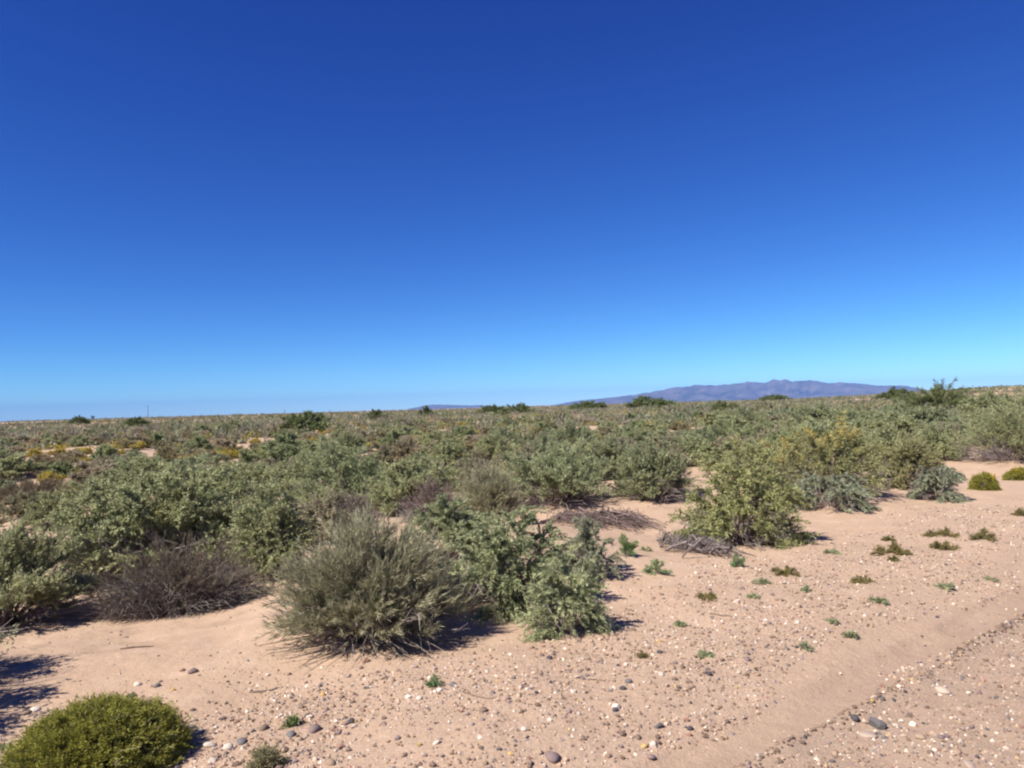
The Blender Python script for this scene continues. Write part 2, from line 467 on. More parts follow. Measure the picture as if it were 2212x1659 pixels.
def bush_at(name, label, cat, kind, u0, u1, vtop, vbase, seed, depth=0.85, group=None, place=None, shared=None, flip=0, **kw):
    """a shrub whose foot is seen at picture row vbase between columns u0 and u1 and whose crown reaches row vtop"""
    u = (u0 + u1) / 2
    x, y = at(u, vbase)
    r = math.hypot(x, y)
    rx = (u1 - u0) / 2 / F * y
    ry = rx * depth
    k = 1 + ry * 0.9 / r
    x, y = x * k, y * k
    rx *= (1 + ry * 0.9 / r)
    d = ray(u, vtop); rr = math.hypot(x, y); tt = rr / math.hypot(d[0], d[1])
    z = float(gz(x, y))
    h = max(0.08, HC + d[2] * tt - z)
    if place:
        x, y, rx, h = place; ry = rx; z = float(gz(x, y))
    root = bpy.data.objects.new(name, None)
    root.empty_display_size = 0.2
    COL.objects.link(root)
    root.location = (x, y, z - 0.02)
    root.rotation_euler = (0, 0, -math.atan2(x, y))
    tag(root, label, cat, group)
    if shared:
        for part, me in shared.items():
            put(part, me, parent=root, scale=(rx / 0.8, ry / 0.68, h / 0.8)).rotation_euler = (0, 0, (0.0, math.pi)[flip % 2])
    for part, sp in ({} if shared else bush_meshes(seed, kind, rx, ry, h, **kw)).items():
        put(part, sp.mesh(name + '_' + part, [PART_MAT[part]]), parent=root)
    TAKEN.append((x, y, max(rx, ry)))
    return root

TAKEN = []

# ------------------------------------------------------------------ the ground and the road: one sheet, split where the road begins
def build_ground():
    azs = np.concatenate([np.arange(-180, -62, 4.0), np.arange(-62, 62, 0.36), np.arange(62, 180, 4.0)])
    rs = [0.25]
    while rs[-1] < 33000:
        r = rs[-1]
        rs.append(r * (1.015 if 2.2 < r < 14 else 1.022 if r < 40 else 1.045 if r < 800 else 1.12))
    rs = np.array(rs)
    A, R = np.meshgrid(np.radians(azs), rs)
    x = R * np.sin(A); y = R * np.cos(A)
    z = gz(x, y)
    nr, na = x.shape
    v = np.stack([x, y, z], -1).reshape(-1, 3)
    v = np.concatenate([v, [[0, 0, float(gz(0, 0))]]])
    i = np.arange(nr - 1)[:, None]; j = np.arange(na)[None, :]
    jn = (j + 1) % na
    f = np.stack([i * na + j, i * na + jn, (i + 1) * na + jn, (i + 1) * na + j], -1).reshape(-1, 4)[:, ::-1]
    cen = v[f].mean(1)
    s = road_s(cen[:, 0], cen[:, 1])
    isroad = (s > -2.36) & (s < 4.2) & (np.hypot(cen[:, 0], cen[:, 1]) < 420)
    ctr = np.stack([np.full(na, nr * na), np.arange(na), (np.arange(na) + 1) % na], 1)[:, ::-1]
    for nm, faces, tri, mat in (('ground', f[~isroad], None, sand_material('desert_sand')), ('dirt_road', f[isroad], ctr, sand_material('packed_dirt'))):
        loops = faces.ravel(); tot = np.full(len(faces), 4)
        if tri is not None:
            loops = np.concatenate([loops, tri.ravel()]); tot = np.concatenate([tot, np.full(len(tri), 3)])
        used, inv = np.unique(loops, return_inverse=True)
        me = mesh_from(nm, v[used], inv, tot, [mat], smooth=True)
        o = put(nm, me); o['kind'] = 'structure'
build_ground()

# ------------------------------------------------------------------ far mountain ranges
def build_range(name, prof, D, thick, seed, mat):
    prof = np.array(prof, float)
    e = np.array([ray(u, v) for u, v in prof])
    az = np.arctan2(e[:, 0], e[:, 1]); top = HC + D * e[:, 2] / np.hypot(e[:, 0], e[:, 1])
    n, m = 300, 34
    A = np.linspace(az[0], az[-1], n); T = np.interp(A, az, top)
    k = np.linspace(-1, 1, m)
    AA, KK = np.meshgrid(A, k); TT = np.broadcast_to(T, AA.shape)
    R = D + KK * thick
    ar = AA * D / 1000.0
    ridge = 1 - np.abs(KK) ** 0.85
    spur = 0.5 - np.abs(vnoise(ar * 1.6 + seed, KK * 1.2, seed)) * 2
    spur2 = 0.5 - np.abs(vnoise(ar * 4.3 + seed, KK * 3.0, seed + 1)) * 2
    base = -90.0
    hh = base + (TT - base) * np.clip(ridge * (1 + (1 - ridge) * (0.95 * spur + 0.6 * spur2)), 0, None)
    hh = hh + (TT - base) * ridge * (0.08 * vnoise(ar * 5, KK * 6, seed + 2) + 0.09 * vnoise(ar * 12, KK * 12, seed + 3) + 0.03 * vnoise(ar * 27, KK * 20, seed + 4))
    x = R * np.sin(AA); y = R * np.cos(AA)
    v = np.stack([x, y, hh], -1).reshape(-1, 3)
    i = np.arange(m - 1)[:, None]; j = np.arange(n - 1)[None, :]
    f = np.stack([i * n + j, i * n + j + 1, (i + 1) * n + j + 1, (i + 1) * n + j], -1).reshape(-1, 4)
    o = put(name, mesh_from(name, v, f, 4, [mat], smooth=True)); o['kind'] = 'structure'
    return o
ROCK = rock_material()
mr_ = build_range('mountain_range', [(u, v - 2.5) for u, v in ((1180, 880), (1240, 869), (1300, 863), (1345, 857), (1400, 850), (1425, 844), (1450, 839), (1480, 834.5), (1510, 833), (1530, 834.5), (1560, 832.5), (1600, 827), (1625, 825), (1650, 826), (1692, 820.5), (1715, 824), (1750, 823), (1790, 827), (1830, 827.5), (1870, 831.5), (1900, 835), (1945, 833.5), (1975, 838), (2010, 845), (2080, 850), (2140, 853))], 24000.0, 3000.0, 5, ROCK)
far_ = build_range('distant_hills', [(855, 890), (892, 881), (922, 874.5), (950, 873), (985, 874.5), (1015, 875.5), (1040, 874.5), (1075, 878.5), (1115, 886)], 29500.0, 2400.0, 9, ROCK)

# ------------------------------------------------------------------ the row of shrubs along the road verge
B = bush_at
B('saltbush', 'leafy dark green bush at the sand edge with a broad shadow under it', 'bush', 'dark', -170, 186, 1120, 1378, 101, cap=46000, c_mul=(1.12, 1.08, 1.05), dead=0.5)
B('saltbush', 'wide bright green leafy bush spreading over a heap of dead purple-grey twigs', 'bush', 'green', 70, 660, 985, 1275, 102, cap=64000, dead=0.8, shape=-0.2, depth=0.62)
B('saltbush', 'rounded green bush filling the gap between the wide green bush and the broom-like bush', 'bush', 'green', 485, 690, 1035, 1262, 126, cap=44000, dead=0.5, depth=0.7)
B('dead_shrub', 'tangled heap of dead purple-grey twigs under the wide bright green bush', 'dead bush', 'brown', 195, 585, 1140, 1336, 125, dead=6.5, depth=0.55, leafscale=0.7, thin=0.5, c_mul=(0.64, 0.62, 0.62), skirt_col=(0.175, 0.150, 0.132))
B('saltbush', 'yellow-green bush hanging over the top of the dead twig heap', 'bush', 'green', 290, 520, 1040, 1238, 131, dead=0.6, depth=0.6, c_mul=(1.08, 1.03, 0.9))
B('saltbush', 'low green bush spilling over the left end of the dead twig heap', 'bush', 'green', 120, 330, 1080, 1268, 127, dead=0.6, depth=0.6)
B('saltbush', 'pale green sprawling bush lying low on sand beside the drooping plumed bush', 'bush', 'plume', 1120, 1325, 1185, 1382, 128, dead=0.3, depth=0.55)
B('saltbush', 'soft sage green bush rising behind the olive broom-like bush', 'bush', 'plume', 850, 1095, 1048, 1225, 129, dead=0.3, depth=0.6)
B('desert_shrub', 'sage grey bush between the gap-filling green bush and the dead brush', 'bush', 'grey', 630, 775, 1050, 1180, 130, dead=0.6, depth=0.6)
B('thread_leaf_shrub', 'olive grey broom-like bush of thin upright threads with curling bare stems at its foot', 'bush', 'thread', 572, 1032, 1112, 1430, 103, cap=60000, dead=0.35, depth=0.8)
B('saltbush', 'pale green drooping plumed bush standing against the olive broom-like bush', 'bush', 'plume', 930, 1270, 1058, 1345, 104, shape=0.3, cap=46000, dead=0.35, depth=0.75)
B('saltbush', 'small grey-green upright shrub on the sand beside the drooping plumed bush', 'bush', 'blue', 1222, 1350, 1095, 1256, 105, dead=0.5, c_mul=(0.95, 0.92, 0.9))
B('desert_shrub', 'yellow-green bush with drooping sprays over the sand beside a grey twig heap', 'bush', 'yellow', 1455, 1745, 962, 1192, 106, shape=0.45, cap=50000, dead=0.7, c_mul=(0.95, 1.0, 0.95))
B('flowering_shrub', 'tall yellow-green bush topped with orange-yellow flower sprays', 'bush', 'yellow', 1635, 1925, 905, 1085, 107, bloom=3, petal=(0.78, 0.55, 0.12), dead=0.5, shape=0.2, cap=48000)
B('saltbush', 'blue-grey drooping plume bush at the foot of the flowering yellow-green bush', 'bush', 'blue', 1690, 1895, 1003, 1112, 108, dead=0.5)
B('saltbush', 'blue-grey drooping plume bush growing beside the small yellow dome plant', 'bush', 'blue', 1962, 2092, 985, 1086, 109, dead=0.4)
B('desert_shrub', 'grey-brown bush with dead twigs between the two blue-grey plume bushes', 'bush', 'yellow', 1878, 2050, 938, 1062, 110, dead=1.4, c_mul=(0.85, 0.82, 0.85))
B('desert_shrub', 'large dark green bush behind the yellow dome plants on pale sand', 'bush', 'dark', 2065, 2330, 858, 1008, 111, cap=36000, dead=0.6, c_mul=(1.0, 1.0, 0.9))
B('desert_shrub', 'big upright green bush behind the fallen dead branches', 'bush', 'dark', 1050, 1345, 942, 1112, 112, dead=0.5, c_mul=(1.1, 1.12, 1.1))
B('desert_shrub', 'grey-green bush with bare stems behind the sandy gap', 'bush', 'dark', 1325, 1515, 955, 1092, 113, dead=0.9, c_mul=(1.0, 1.0, 1.0))
B('desert_shrub', 'mid green bush rising behind the wide bright green bush and dead brush', 'bush', 'green', 595, 870, 948, 1120, 114, dead=0.5, c_mul=(0.9, 0.95, 0.95))
B('desert_shrub', 'rounded green bush standing behind two heaps of dead purple-grey brush', 'bush', 'green', 745, 1005, 985, 1118, 115, dead=0.6, c_mul=(0.95, 0.95, 0.95))
B('dead_shrub', 'dead purple-grey brush directly behind the olive broom-like bush', 'dead bush', 'brown', 675, 830, 1062, 1150, 116, dead=3.0, thin=0.6, c_mul=(0.85, 0.78, 0.9))
B('dead_shrub', 'dead purple-brown brush heap between the green bushes and the plumed bush', 'dead bush', 'brown', 858, 1005, 1032, 1135, 117, dead=3.0, thin=0.6, c_mul=(0.82, 0.74, 0.86))
B('dry_grass_clump', 'brown dry grass clump beside a bare sand patch behind the left bushes', 'grass clump', 'brown', -40, 195, 1032, 1092, 118, cap=14000, dead=0.8, c_mul=(0.75, 0.72, 0.6))
B('thread_leaf_shrub', 'soft grey thread-leaved shrub with upright tips behind the plumed bush', 'bush', 'thread', 985, 1130, 1000, 1135, 119, dead=0.2, c_mul=(1.05, 1.05, 1.05))
B('saltbush', 'green bush out at the sand edge throwing a long ragged shadow', 'bush', 'green', -560, -60, 1040, 1500, 120, cap=40000, dead=2.5, lump=0.2, place=(-3.74, 3.95, 0.95, 1.35))
# domes
B('snakeweed', 'large olive-yellow dome of tiny leaves beside pale stones at the road verge', 'bush', 'dome', 28, 392, 1508, 1705, 121, lump=0.06, depth=0.95, keep_f=0.15, cap=64000)
B('snakeweed', 'small yellow-flowered dome plant on the sand next to the blue-grey plume bush', 'bush', 'dome', 2098, 2156, 1019, 1060, 122, lump=0.1, bloom=5, detail=0.3, leafscale=1.6, petal=(0.5, 0.36, 0.03), dead=0.3)
B('snakeweed', 'small yellow-flowered plant on pale sand below the large dark green bush', 'bush', 'dome', 2172, 2235, 1008, 1038, 123, lump=0.15, bloom=4, detail=0.3, leafscale=1.6, petal=(0.5, 0.36, 0.03))
B('desert_weed', 'ragged grey-green weed among pebbles beside the olive-yellow dome', 'weed', 'grey', 530, 622, 1598, 1672, 124, leafscale=0.6, c_mul=(0.85, 0.85, 0.7))

# bare curling stems at the foot of the broom-like bush
_tb = [o for o in COL.objects if o.name == 'thread_leaf_shrub'][0]
_r = np.random.default_rng(31)
_n = 46
_a = _r.uniform(math.pi * 1.02, math.pi * 1.98, _n); _k = _r.uniform(0.55, 1.08, _n) * 0.62
_e = np.stack([np.cos(_a) * _k * 1.1, np.sin(_a) * _k, 0.012 + 0.06 * _r.random(_n)], 1); _b = _e * np.array([0.3, 0.3, 0]) + np.array([0, 0, 0.12]); _m = (_b + _e) / 2 + np.stack([_r.normal(0, .09, _n), _r.normal(0, .05, _n), _r.uniform(-0.12, 0.10, _n)], 1)
_P = np.stack([bez(_b, _m, _e, np.full(_n, t)) for t in (0, .2, .4, .6, .8, 1)], 1); _P[..., 2] = np.maximum(_P[..., 2], 0.025)
_sp = Soup(); tubes(_sp, _P, np.outer(_r.uniform(0.002, 0.0055, _n), [1, .95, .9, .8, .6, .35]), np.array([0.19, 0.155, 0.12]) * _r.uniform(.6, 1.5, (_n, 1)), sides=4)
put('curling_stems', _sp.mesh('curling_stems', [M_WOOD]), parent=_tb)['kind'] = 'stuff'

# second rank behind the row
M = 'bushes behind the verge row'
rank = [
    ('green', 600, 760, 955, 1010), ('green', 880, 1010, 930, 985), ('dark', 1040, 1150, 925, 985), ('grey', 970, 1060, 965, 1012),
    ('grey', 985, 1110, 1010, 1075), ('dark', 1150, 1300, 915, 985), ('grey', 1290, 1420, 935, 1000), ('grey', 1400, 1530, 925, 990), ('green', 1500, 1640, 905, 985),
    ('green', 1440, 1580, 940, 1010), ('dark', 1690, 1860, 872, 950), ('green', 1840, 1990, 890, 965), ('dark', 1930, 2080, 878, 950), ('grey', 1990, 2090, 905, 985),
    ('green', 2080, 2230, 845, 915), ('green', 250, 420, 985, 1050), ('grey', 200, 290, 975, 1040), ('dark', 690, 800, 935, 985), ('green', 420, 560, 1000, 1070),
    ('green', 850, 960, 975, 1040), ('dark', 1560, 1660, 880, 935),
    ('green', 470, 650, 1000, 1085), ('green', 140, 330, 1015, 1105), ('green', 560, 710, 985, 1075), ('green', 700, 860, 1000, 1080), ('green', 840, 1000, 985, 1062), ('grey', 960, 1080, 985, 1060),
    ('green', 1150, 1300, 955, 1050), ('dark', 1240, 1400, 945, 1040), ('grey', 1380, 1500, 950, 1042), ('green', 1560, 1690, 945, 1030), ('green', 1850, 2000, 915, 1012), ('green', 1960, 2100, 915, 1000),
    ('green', 2110, 2280, 875, 962), ('green', 640, 790, 955, 1035), ('green', 300, 480, 1002, 1085), ('grey', 780, 900, 950, 1012), ('green', 1005, 1125, 938, 1005), ('dark', 1450, 1600, 925, 1002), ('grey', 1600, 1710, 915, 985),
    ('green', 900, 1030, 950, 1015), ('dark', 1120, 1220, 935, 1010), ('grey', 1290, 1390, 920, 968), ('green', 1720, 1830, 885, 950), ('grey', 1330, 1460, 1000, 1075), ('green', 60, 180, 1060, 1150),
]
FRONT = [(-20, 'leafy dark green edge bush'), (330, 'wide bright green bush'), (560, 'rounded gap-filling green bush'), (800, 'olive broom-like bush'), (1110, 'pale drooping plumed bush'), (1200, 'upright green bush behind fallen branches'),
         (1390, 'bare-stemmed bush at the sandy gap'), (1595, 'yellow-green bush beside the twig heap'), (1790, 'flowering yellow-green bush'), (2027, 'blue-grey plume bush next to the yellow dome'), (2160, 'large dark green bush')]
RANK_LABEL = {'green': ('light green rounded bush', 'light green bushes in the second rank'), 'dark': ('deep green upright bush', 'deep green bushes in the second rank'), 'grey': ('grey-green twiggy bush', 'grey-green bushes in the second rank')}
RANKP = {k: [(bush_meshes(210 + 7 * j + 31 * n, k, 0.8, 0.68, 0.8, dead=0.4, leafscale=1.15, lump=0.3, cap=34000)) for j in range(3)] for n, k in enumerate(('green', 'dark', 'grey'))}
RANKP = {k: [{p: q.mesh('second_rank_' + p, [PART_MAT[p]]) for p, q in d.items()} for d in v] for k, v in RANKP.items()}
for i, (k, a, b, vt, vb) in enumerate(rank):
    lb, g = RANK_LABEL[k]
    B('desert_shrub', lb + ' behind the ' + min(FRONT, key=lambda q: abs(q[0] - (a + b) / 2))[1], 'bush', k, a, b, vt, vb, 200 + i, group=g, shared=RANKP[k][i % 3], flip=i)

# dark bushes out on the plain
pl = [(605, 715, 893, 938, 'broad dark green bush with a bare stalk standing alone on the plain'),
      (265, 322, 905, 926, 'round dark green bush alone on the open plain near the thin pole'),
      (152, 192, 905, 918, 'small dark green bush on the plain rim beside the spiky plant'),
      (1085, 1145, 876, 895, 'dark green bush on the plain rim in front of the distant hills gap'),
      (1030, 1095, 880, 897, 'low spreading green bush on the plain rim below the distant hills'),
      (1225, 1320, 872, 888, 'long low dark bush at the foot of the mountain range end'),
      (1345, 1455, 862, 884, 'dark green bush with a raised tip before the mountain range'),
      (790, 836, 889, 908, 'dark bush on the plain rim with a smaller one in front'),
      (1640, 1705, 857, 867, 'long flat dark bush right under the mountain crest'),
      (1535, 1598, 872, 895, 'bright green rounded bush on the plain below the mountain range middle'),
      (1895, 1975, 843, 866, 'low green bush on the rise left of the tall mesquite'),
      (905, 938, 882, 903, 'small dark bush on the rim just left below the distant hills'),
      (1945, 2115, 824, 900, 'tall dark green mesquite with wispy branches standing above the skyline')]
for i, (a, b, vt, vb, lb) in enumerate(pl):
    far = 'mesquite' not in lb or i < 12
    B('desert_shrub' if far else 'mesquite_shrub', lb, 'bush', 'dark' if far else 'green', a - 4, b + 4, vt - (5 if far else 0), vb, 260 + i, detail=0.4 if far else 0.8, leafscale=3.0 if far else 2.0, cap=7000 if far else 36000, depth=0.6, c_mul=(0.5, 0.58, 0.42) if i < 9 else (0.5, 0.56, 0.42), lump=0.3 if far else 0.35)

# ------------------------------------------------------------------ fallen dead branches
def dead_pile(name, label, u0, u1, v0, v1, seed, n, lean, col=(0.18, 0.135, 0.12)):
    rng = np.random.default_rng(seed)
    x0, y0 = at((u0 + u1) / 2, (v0 + v1) / 2)
    z0 = float(gz(x0, y0))
    sp = Soup()
    xa, ya = at(u0, (v0 + v1) / 2); xb, yb = at(u1, (v0 + v1) / 2)
    half = math.hypot(xb - xa, yb - ya) / 2
    root = bpy.data.objects.new(name, None); COL.objects.link(root); root.location = (x0, y0, z0)
    tag(root, label, 'dead branch')
    def field(px, py): return gz(px + x0, py + y0) - z0
    for part, cnt, ra, ln in (('limb', max(4, n // 12), (0.009, 0.018), 1.0), ('twigs', n, (0.0018, 0.0045), 0.45)):
        sp = Soup()
        a = rng.normal(lean, 0.35 if part == 'limb' else 0.7, cnt)
        c = np.stack([rng.uniform(-half, half, cnt) * 0.75, rng.normal(0, 0.22, cnt)], 1)
        L = half * ln * rng.uniform(0.6, 1.3, cnt)
        P = []
        for t in np.linspace(-0.5, 0.5, 6):
            wob = rng.normal(0, 0.03, (cnt, 2))
            px = c[:, 0] + np.cos(a) * L * t + wob[:, 0]; py = c[:, 1] + np.sin(a) * L * t + wob[:, 1]
            lift = (0.03 + rng.random(cnt) * 0.03 + (0.14 if part == 'twigs' else 0.12) * (0.5 - t) * (rng.random(cnt) ** 1.5))
            P.append(np.stack([px, py, field(px, py) + lift * (0.2 + 0.8 * (abs(t) < 0.45))], 1))
        P = np.stack(P, 1)
        tubes(sp, P, np.outer(rng.uniform(*ra, cnt), [1, .95, .85, .7, .5, .25]), np.array(col) * rng.uniform(0.6, 1.8, (cnt, 1)), sides=4 if part == 'limb' else 3)
        if part == 'limb':
            for q in range(cnt):
                s1 = Soup(); tubes(s1, P[q:q + 1], np.outer(rng.uniform(*ra, 1), [1, .95, .85, .7, .5, .25]), np.array(col)[None] * rng.uniform(0.7, 1.6), sides=5)
                put('limb', s1.mesh('limb', [M_WOOD]), parent=root)
        else:
            put('twigs', sp.mesh('twigs', [M_WOOD]), parent=root)['kind'] = 'stuff'
dead_pile('fallen_branches', 'fallen brown dead branches leaning onto the sand below the upright green bush', 1185, 1415, 1078, 1175, 301, 380, -0.5, (0.125, 0.09, 0.08))
dead_pile('dead_twig_heap', 'grey dead twig heap on the sand in front of the yellow-green bush', 1425, 1580, 1152, 1222, 302, 240, -0.6, (0.135, 0.11, 0.10))

# ------------------------------------------------------------------ scattered shrubs of the middle distance, each its own object
def proto(kind, seed, rx, h, **kw):
    """one mesh for a shrub seen small: leaves and wood together"""
    parts = bush_meshes(seed, kind, rx, rx * 0.95, h, **kw)
    sp = Soup()
    order = ['foliage', 'branches', 'dead_twigs', 'blossoms']
    mats = [PART_MAT[p] for p in order]
    for i, p in enumerate(order):
        if p in parts:
            q = parts[p]
            V = np.concatenate(q.v); T = np.concatenate(q.t); off = 0
            ls = np.concatenate(q.l); ns = np.concatenate(q.n)
            k = int(ns[0])
            for k in np.unique(ns):
                sel = np.repeat(ns == k, ns)
                sp.v.append(V if off == 0 else np.zeros((0, 3))); sp.t.append(T if off == 0 else np.zeros((0, 3)))
                sp.l.append(ls[sel] + sp.k); sp.n.append(np.full(int((ns == k).sum()), k)); sp.m.append(np.full(int((ns == k).sum()), i))
                off = 1
            sp.k += len(V)
    return sp.mesh('shrub_' + kind, mats)

PG = [proto('grey', 400 + i, 0.5, 0.5, detail=0.5, leafscale=1.9, dead=0.2, lump=0.3, c_mul=c) for i, c in enumerate([(1, 1, 1), (0.9, 0.92, 0.85), (1.08, 1.02, 1.05), (0.95, 1.0, 0.85), (1.05, 0.98, 0.95)])]
PO = [proto('grey', 405 + i, 0.5, 0.5, detail=0.5, leafscale=1.9, dead=0.5, lump=0.35, c_mul=c) for i, c in enumerate([(0.95, 0.9, 0.75), (0.8, 0.78, 0.65), (0.85, 0.75, 0.68)])]
PN = [proto('green', 410 + i, 0.6, 0.6, detail=0.5, leafscale=1.9, dead=0.2, lump=0.3, c_mul=c) for i, c in enumerate([(1, 1, 1), (0.92, 0.93, 1.0), (0.8, 0.84, 0.8)])]
PY = [proto('grey', 420 + i, 0.36, 0.28, detail=0.5, leafscale=1.5, bloom=11, lump=0.5, petal=(0.56, 0.43, 0.06), c_mul=c) for i, c in enumerate([(1.15, 1.0, 0.36), (1.0, 0.92, 0.32), (1.15, 1.05, 0.45)])]

rng = np.random.default_rng(77)
MID = {'grey': ('low grey-green shrub scattered over the plain beyond the roadside bushes', 'low grey shrubs of the middle plain', PG, 'grey_shrub'),
       'green': ('small leaf-green shrub scattered over the plain beyond the roadside bushes', 'small green shrubs of the middle plain', PN, 'green_shrub'),
       'olive': ('dull olive-brown twiggy shrub scattered over the plain beyond the roadside bushes', 'olive-brown shrubs of the middle plain', PO, 'olive_shrub'),
       'yellow': ('yellow-flowered low clump scattered over the plain beyond the roadside bushes', 'yellow-flowered clumps of the middle plain', PY, 'snakeweed')}
def mid_spot(r0, r1, az0=-38, az1=38):
    for _ in range(40):
        u = rng.random()
        r = (r0 ** 1.15 + (r1 ** 1.15 - r0 ** 1.15) * u) ** (1 / 1.15)
        a = math.radians(rng.uniform(az0, az1))
        x, y = r * math.sin(a), r * math.cos(a)
        if road_s(x, y) > -6.5:
            continue
        if any(math.hypot(x - p, y - q) < w * 0.75 for p, q, w in TAKEN):
            continue
        if 16 < r < 50 and a < 0.06 and vnoise(x * 0.22, y * 0.22, 55) > 0.6:      # bare patches
            continue
        return x, y, r
    return None
nk = {'grey': 0, 'green': 0, 'yellow': 0, 'olive': 0}
for i in range(2000):
    sp = mid_spot(14, 62)
    if sp is None:
        continue
    x, y, r = sp
    az = math.degrees(math.atan2(x, y))
    pyel = 0.5 if vnoise(x * 0.09 + 4, y * 0.09, 56) > 0.02 else 0.14
    pgreen = 0.08 + 0.32 * float(sstep(2, 25, az))
    q = rng.random()
    k = 'yellow' if q < pyel else 'green' if q < pyel + pgreen else 'olive' if q > 0.72 else 'grey'
    if k == 'yellow' and (r < 18 or az > 18):
        k = 'grey'
    if nk[k] >= 295:
        continue
    nk[k] += 1
    lb, g, protos, nm = MID[k]
    o = put(nm, protos[rng.integers(len(protos))], (x, y, float(gz(x, y)) - 0.02), rng.uniform(0, 6.28))
    s = rng.uniform(0.65, 1.35) * (1.0 if k == 'green' else 0.95 if k == 'grey' else 0.8)
    o.scale = (s * rng.uniform(0.9, 1.3), s * rng.uniform(0.9, 1.2), s * rng.uniform(0.8, 1.15))
    tag(o, lb, 'shrub', g)
    TAKEN.append((x, y, 0.4 * s))

# ------------------------------------------------------------------ the far scrub: one mass
def far_scrub():
    rng = np.random.default_rng(88)
    sp = Soup()
    for (r0, r1, n, nl, ls, lw) in ((36, 110, 4400, 46, 0.16, 0.10), (110, 240, 6000, 16, 0.29, 0.20), (240, 640, 13000, 7, 0.5, 0.4)):
        u = rng.random(n)
        p = 1.5
        r = (r0 ** p + (r1 ** p - r0 ** p) * u) ** (1 / p); a = np.radians(rng.uniform(-44, 44, n))
        x, y = r * np.sin(a), r * np.cos(a)
        ok = (road_s(x, y) < -7) & ~((r < 90) & (a < 0.0) & (vnoise(x * 0.16, y * 0.16, 57) > 0.42))
        x, y, r, a = x[ok], y[ok], r[ok], a[ok]; n = len(x)
        z = gz(x, y)
        kind = rng.random(n)
        yel = kind < np.where(vnoise(x * 0.05, y * 0.05, 58) > 0.0, 0.40, 0.08)
        grn = (~yel) & (kind > 0.86 - 0.1 * (np.degrees(a) > 10))
        size = np.where(yel, rng.uniform(0.25, 0.4, n), np.where(grn, rng.uniform(0.4, 0.9, n), rng.uniform(0.3, 0.65, n)))
        hgt = size * rng.uniform(0.8, 1.2, n)
        base = np.where(yel[:, None], np.array([0.36, 0.30, 0.07]), np.where(grn[:, None], np.array([0.19, 0.205, 0.11]), np.array([0.245, 0.232, 0.158])))
        base = base * rng.uniform(0.82, 1.12, (n, 1)) * (1 + 0.06 * rng.normal(size=(n, 3)))
        m = n * nl
        own = np.repeat(np.arange(n), nl)
        az = rng.uniform(0, 2 * math.pi, m); sel = np.sqrt(rng.random(m)) if False else rng.random(m)
        cel = np.sqrt(1 - sel ** 2); k = rng.uniform(0.55, 1.05, m)
        d = np.stack([np.cos(az) * cel, np.sin(az) * cel, sel], 1)
        lp = np.stack([x[own] + d[:, 0] * size[own] * k, y[own] + d[:, 1] * size[own] * k, z[own] + d[:, 2] * hgt[own] * k], 1)
        ld = norm(d + 0.7 * rng.normal(size=(m, 3)) + np.array([0, 0, .5]))
        sc = (size / 0.5)[own]
        leaves(sp, lp, ld, ls * sc * rng.uniform(.6, 1.2, m), lw * sc * rng.uniform(.6, 1.2, m), rng, base[own] * rng.uniform(0.88, 1.12, (m, 1)))
    o = put('far_scrub', sp.mesh('far_scrub', [M_LEAF]))
    o['kind'] = 'stuff'
    tag(o, 'mass of low grey-green desert scrub stretching over the plain to the skyline', 'scrub')
far_scrub()

# ------------------------------------------------------------------ small weeds on the verge
def weed(label, u, v, wpx, hpx, seed, kind='green', c=(1, 1, 1), group=None, name='weed'):
    x, y = at(u, v)
    rx = max(0.04, wpx / 2 / F * y); h = max(0.035, hpx / F * y * 0.95)
    parts = bush_meshes(seed, kind, rx, rx * 0.8, h, detail=0.35, thin=0.5, leafscale=0.8, c_mul=tuple(q * 1.2 for q in c), lump=0.8)
    root = bpy.data.objects.new(name, None); COL.objects.link(root)
    root.location = (x, y, float(gz(x, y)) - 0.008); root.rotation_euler = (0, 0, -math.atan2(x, y))
    tag(root, label, 'weed', group)
    for part, sp in parts.items():
        put({'branches': 'stem', 'foliage': 'leaves'}.get(part, part), sp.mesh('weed_' + part, [PART_MAT[part]]), parent=root)
weed('bright deep green leafy weed on sand right of the small grey-green shrub', 1356, 1202, 46, 45, 501, 'dark', (0.42, 0.66, 0.42))
weed('pale grey-green sprawling weed alone on smooth sand below the dead twig heap', 1422, 1240, 54, 38, 502, 'plume', (0.8, 0.9, 0.85))
weed('compact green weed at the lower end of the grey dead twig heap', 1595, 1225, 36, 30, 503, 'dark', (0.5, 0.68, 0.55))
OL = (0.50, 0.44, 0.36); GG = (0.85, 0.86, 0.72)
vw = [(1744, 1278, 34, 20, GG), (1859, 1258, 48, 22, OL), (1899, 1302, 42, 20, GG), (2039, 1270, 42, 24, GG), (1802, 1346, 32, 18, GG), (1837, 1376, 34, 22, GG),
      (1739, 1402, 26, 20, GG), (2142, 1254, 30, 14, GG), (2037, 1158, 70, 22, OL), (2124, 1166, 60, 28, OL), (1919, 1168, 32, 18, OL), (1934, 1196, 88, 30, OL), (2034, 1186, 76, 24, OL),
      (1930, 1212, 28, 18, OL), (1796, 1196, 46, 20, GG), (2204, 1114, 44, 24, OL), (1524, 1294, 58, 20, OL), (1630, 1292, 28, 18, GG), (1469, 1352, 30, 20, GG), (1519, 1418, 44, 24, GG),
      (1646, 1262, 38, 22, GG), (1700, 1242, 62, 24, OL), (1388, 1420, 26, 14, OL), (11, 1620, 30, 22, GG), (1395, 1190, 22, 14, GG)]
for i, (u, v, w_, h_, c) in enumerate(vw):
    ol = c is OL
    weed('flat brownish olive weed mat on the pebbly verge' if ol else 'small grey-green sprig weed on the pebbly verge', u, v, w_, h_, 520 + i, 'yellow' if ol else 'blue', c,
         'olive weed mats on the verge' if ol else 'grey-green sprigs on the verge')
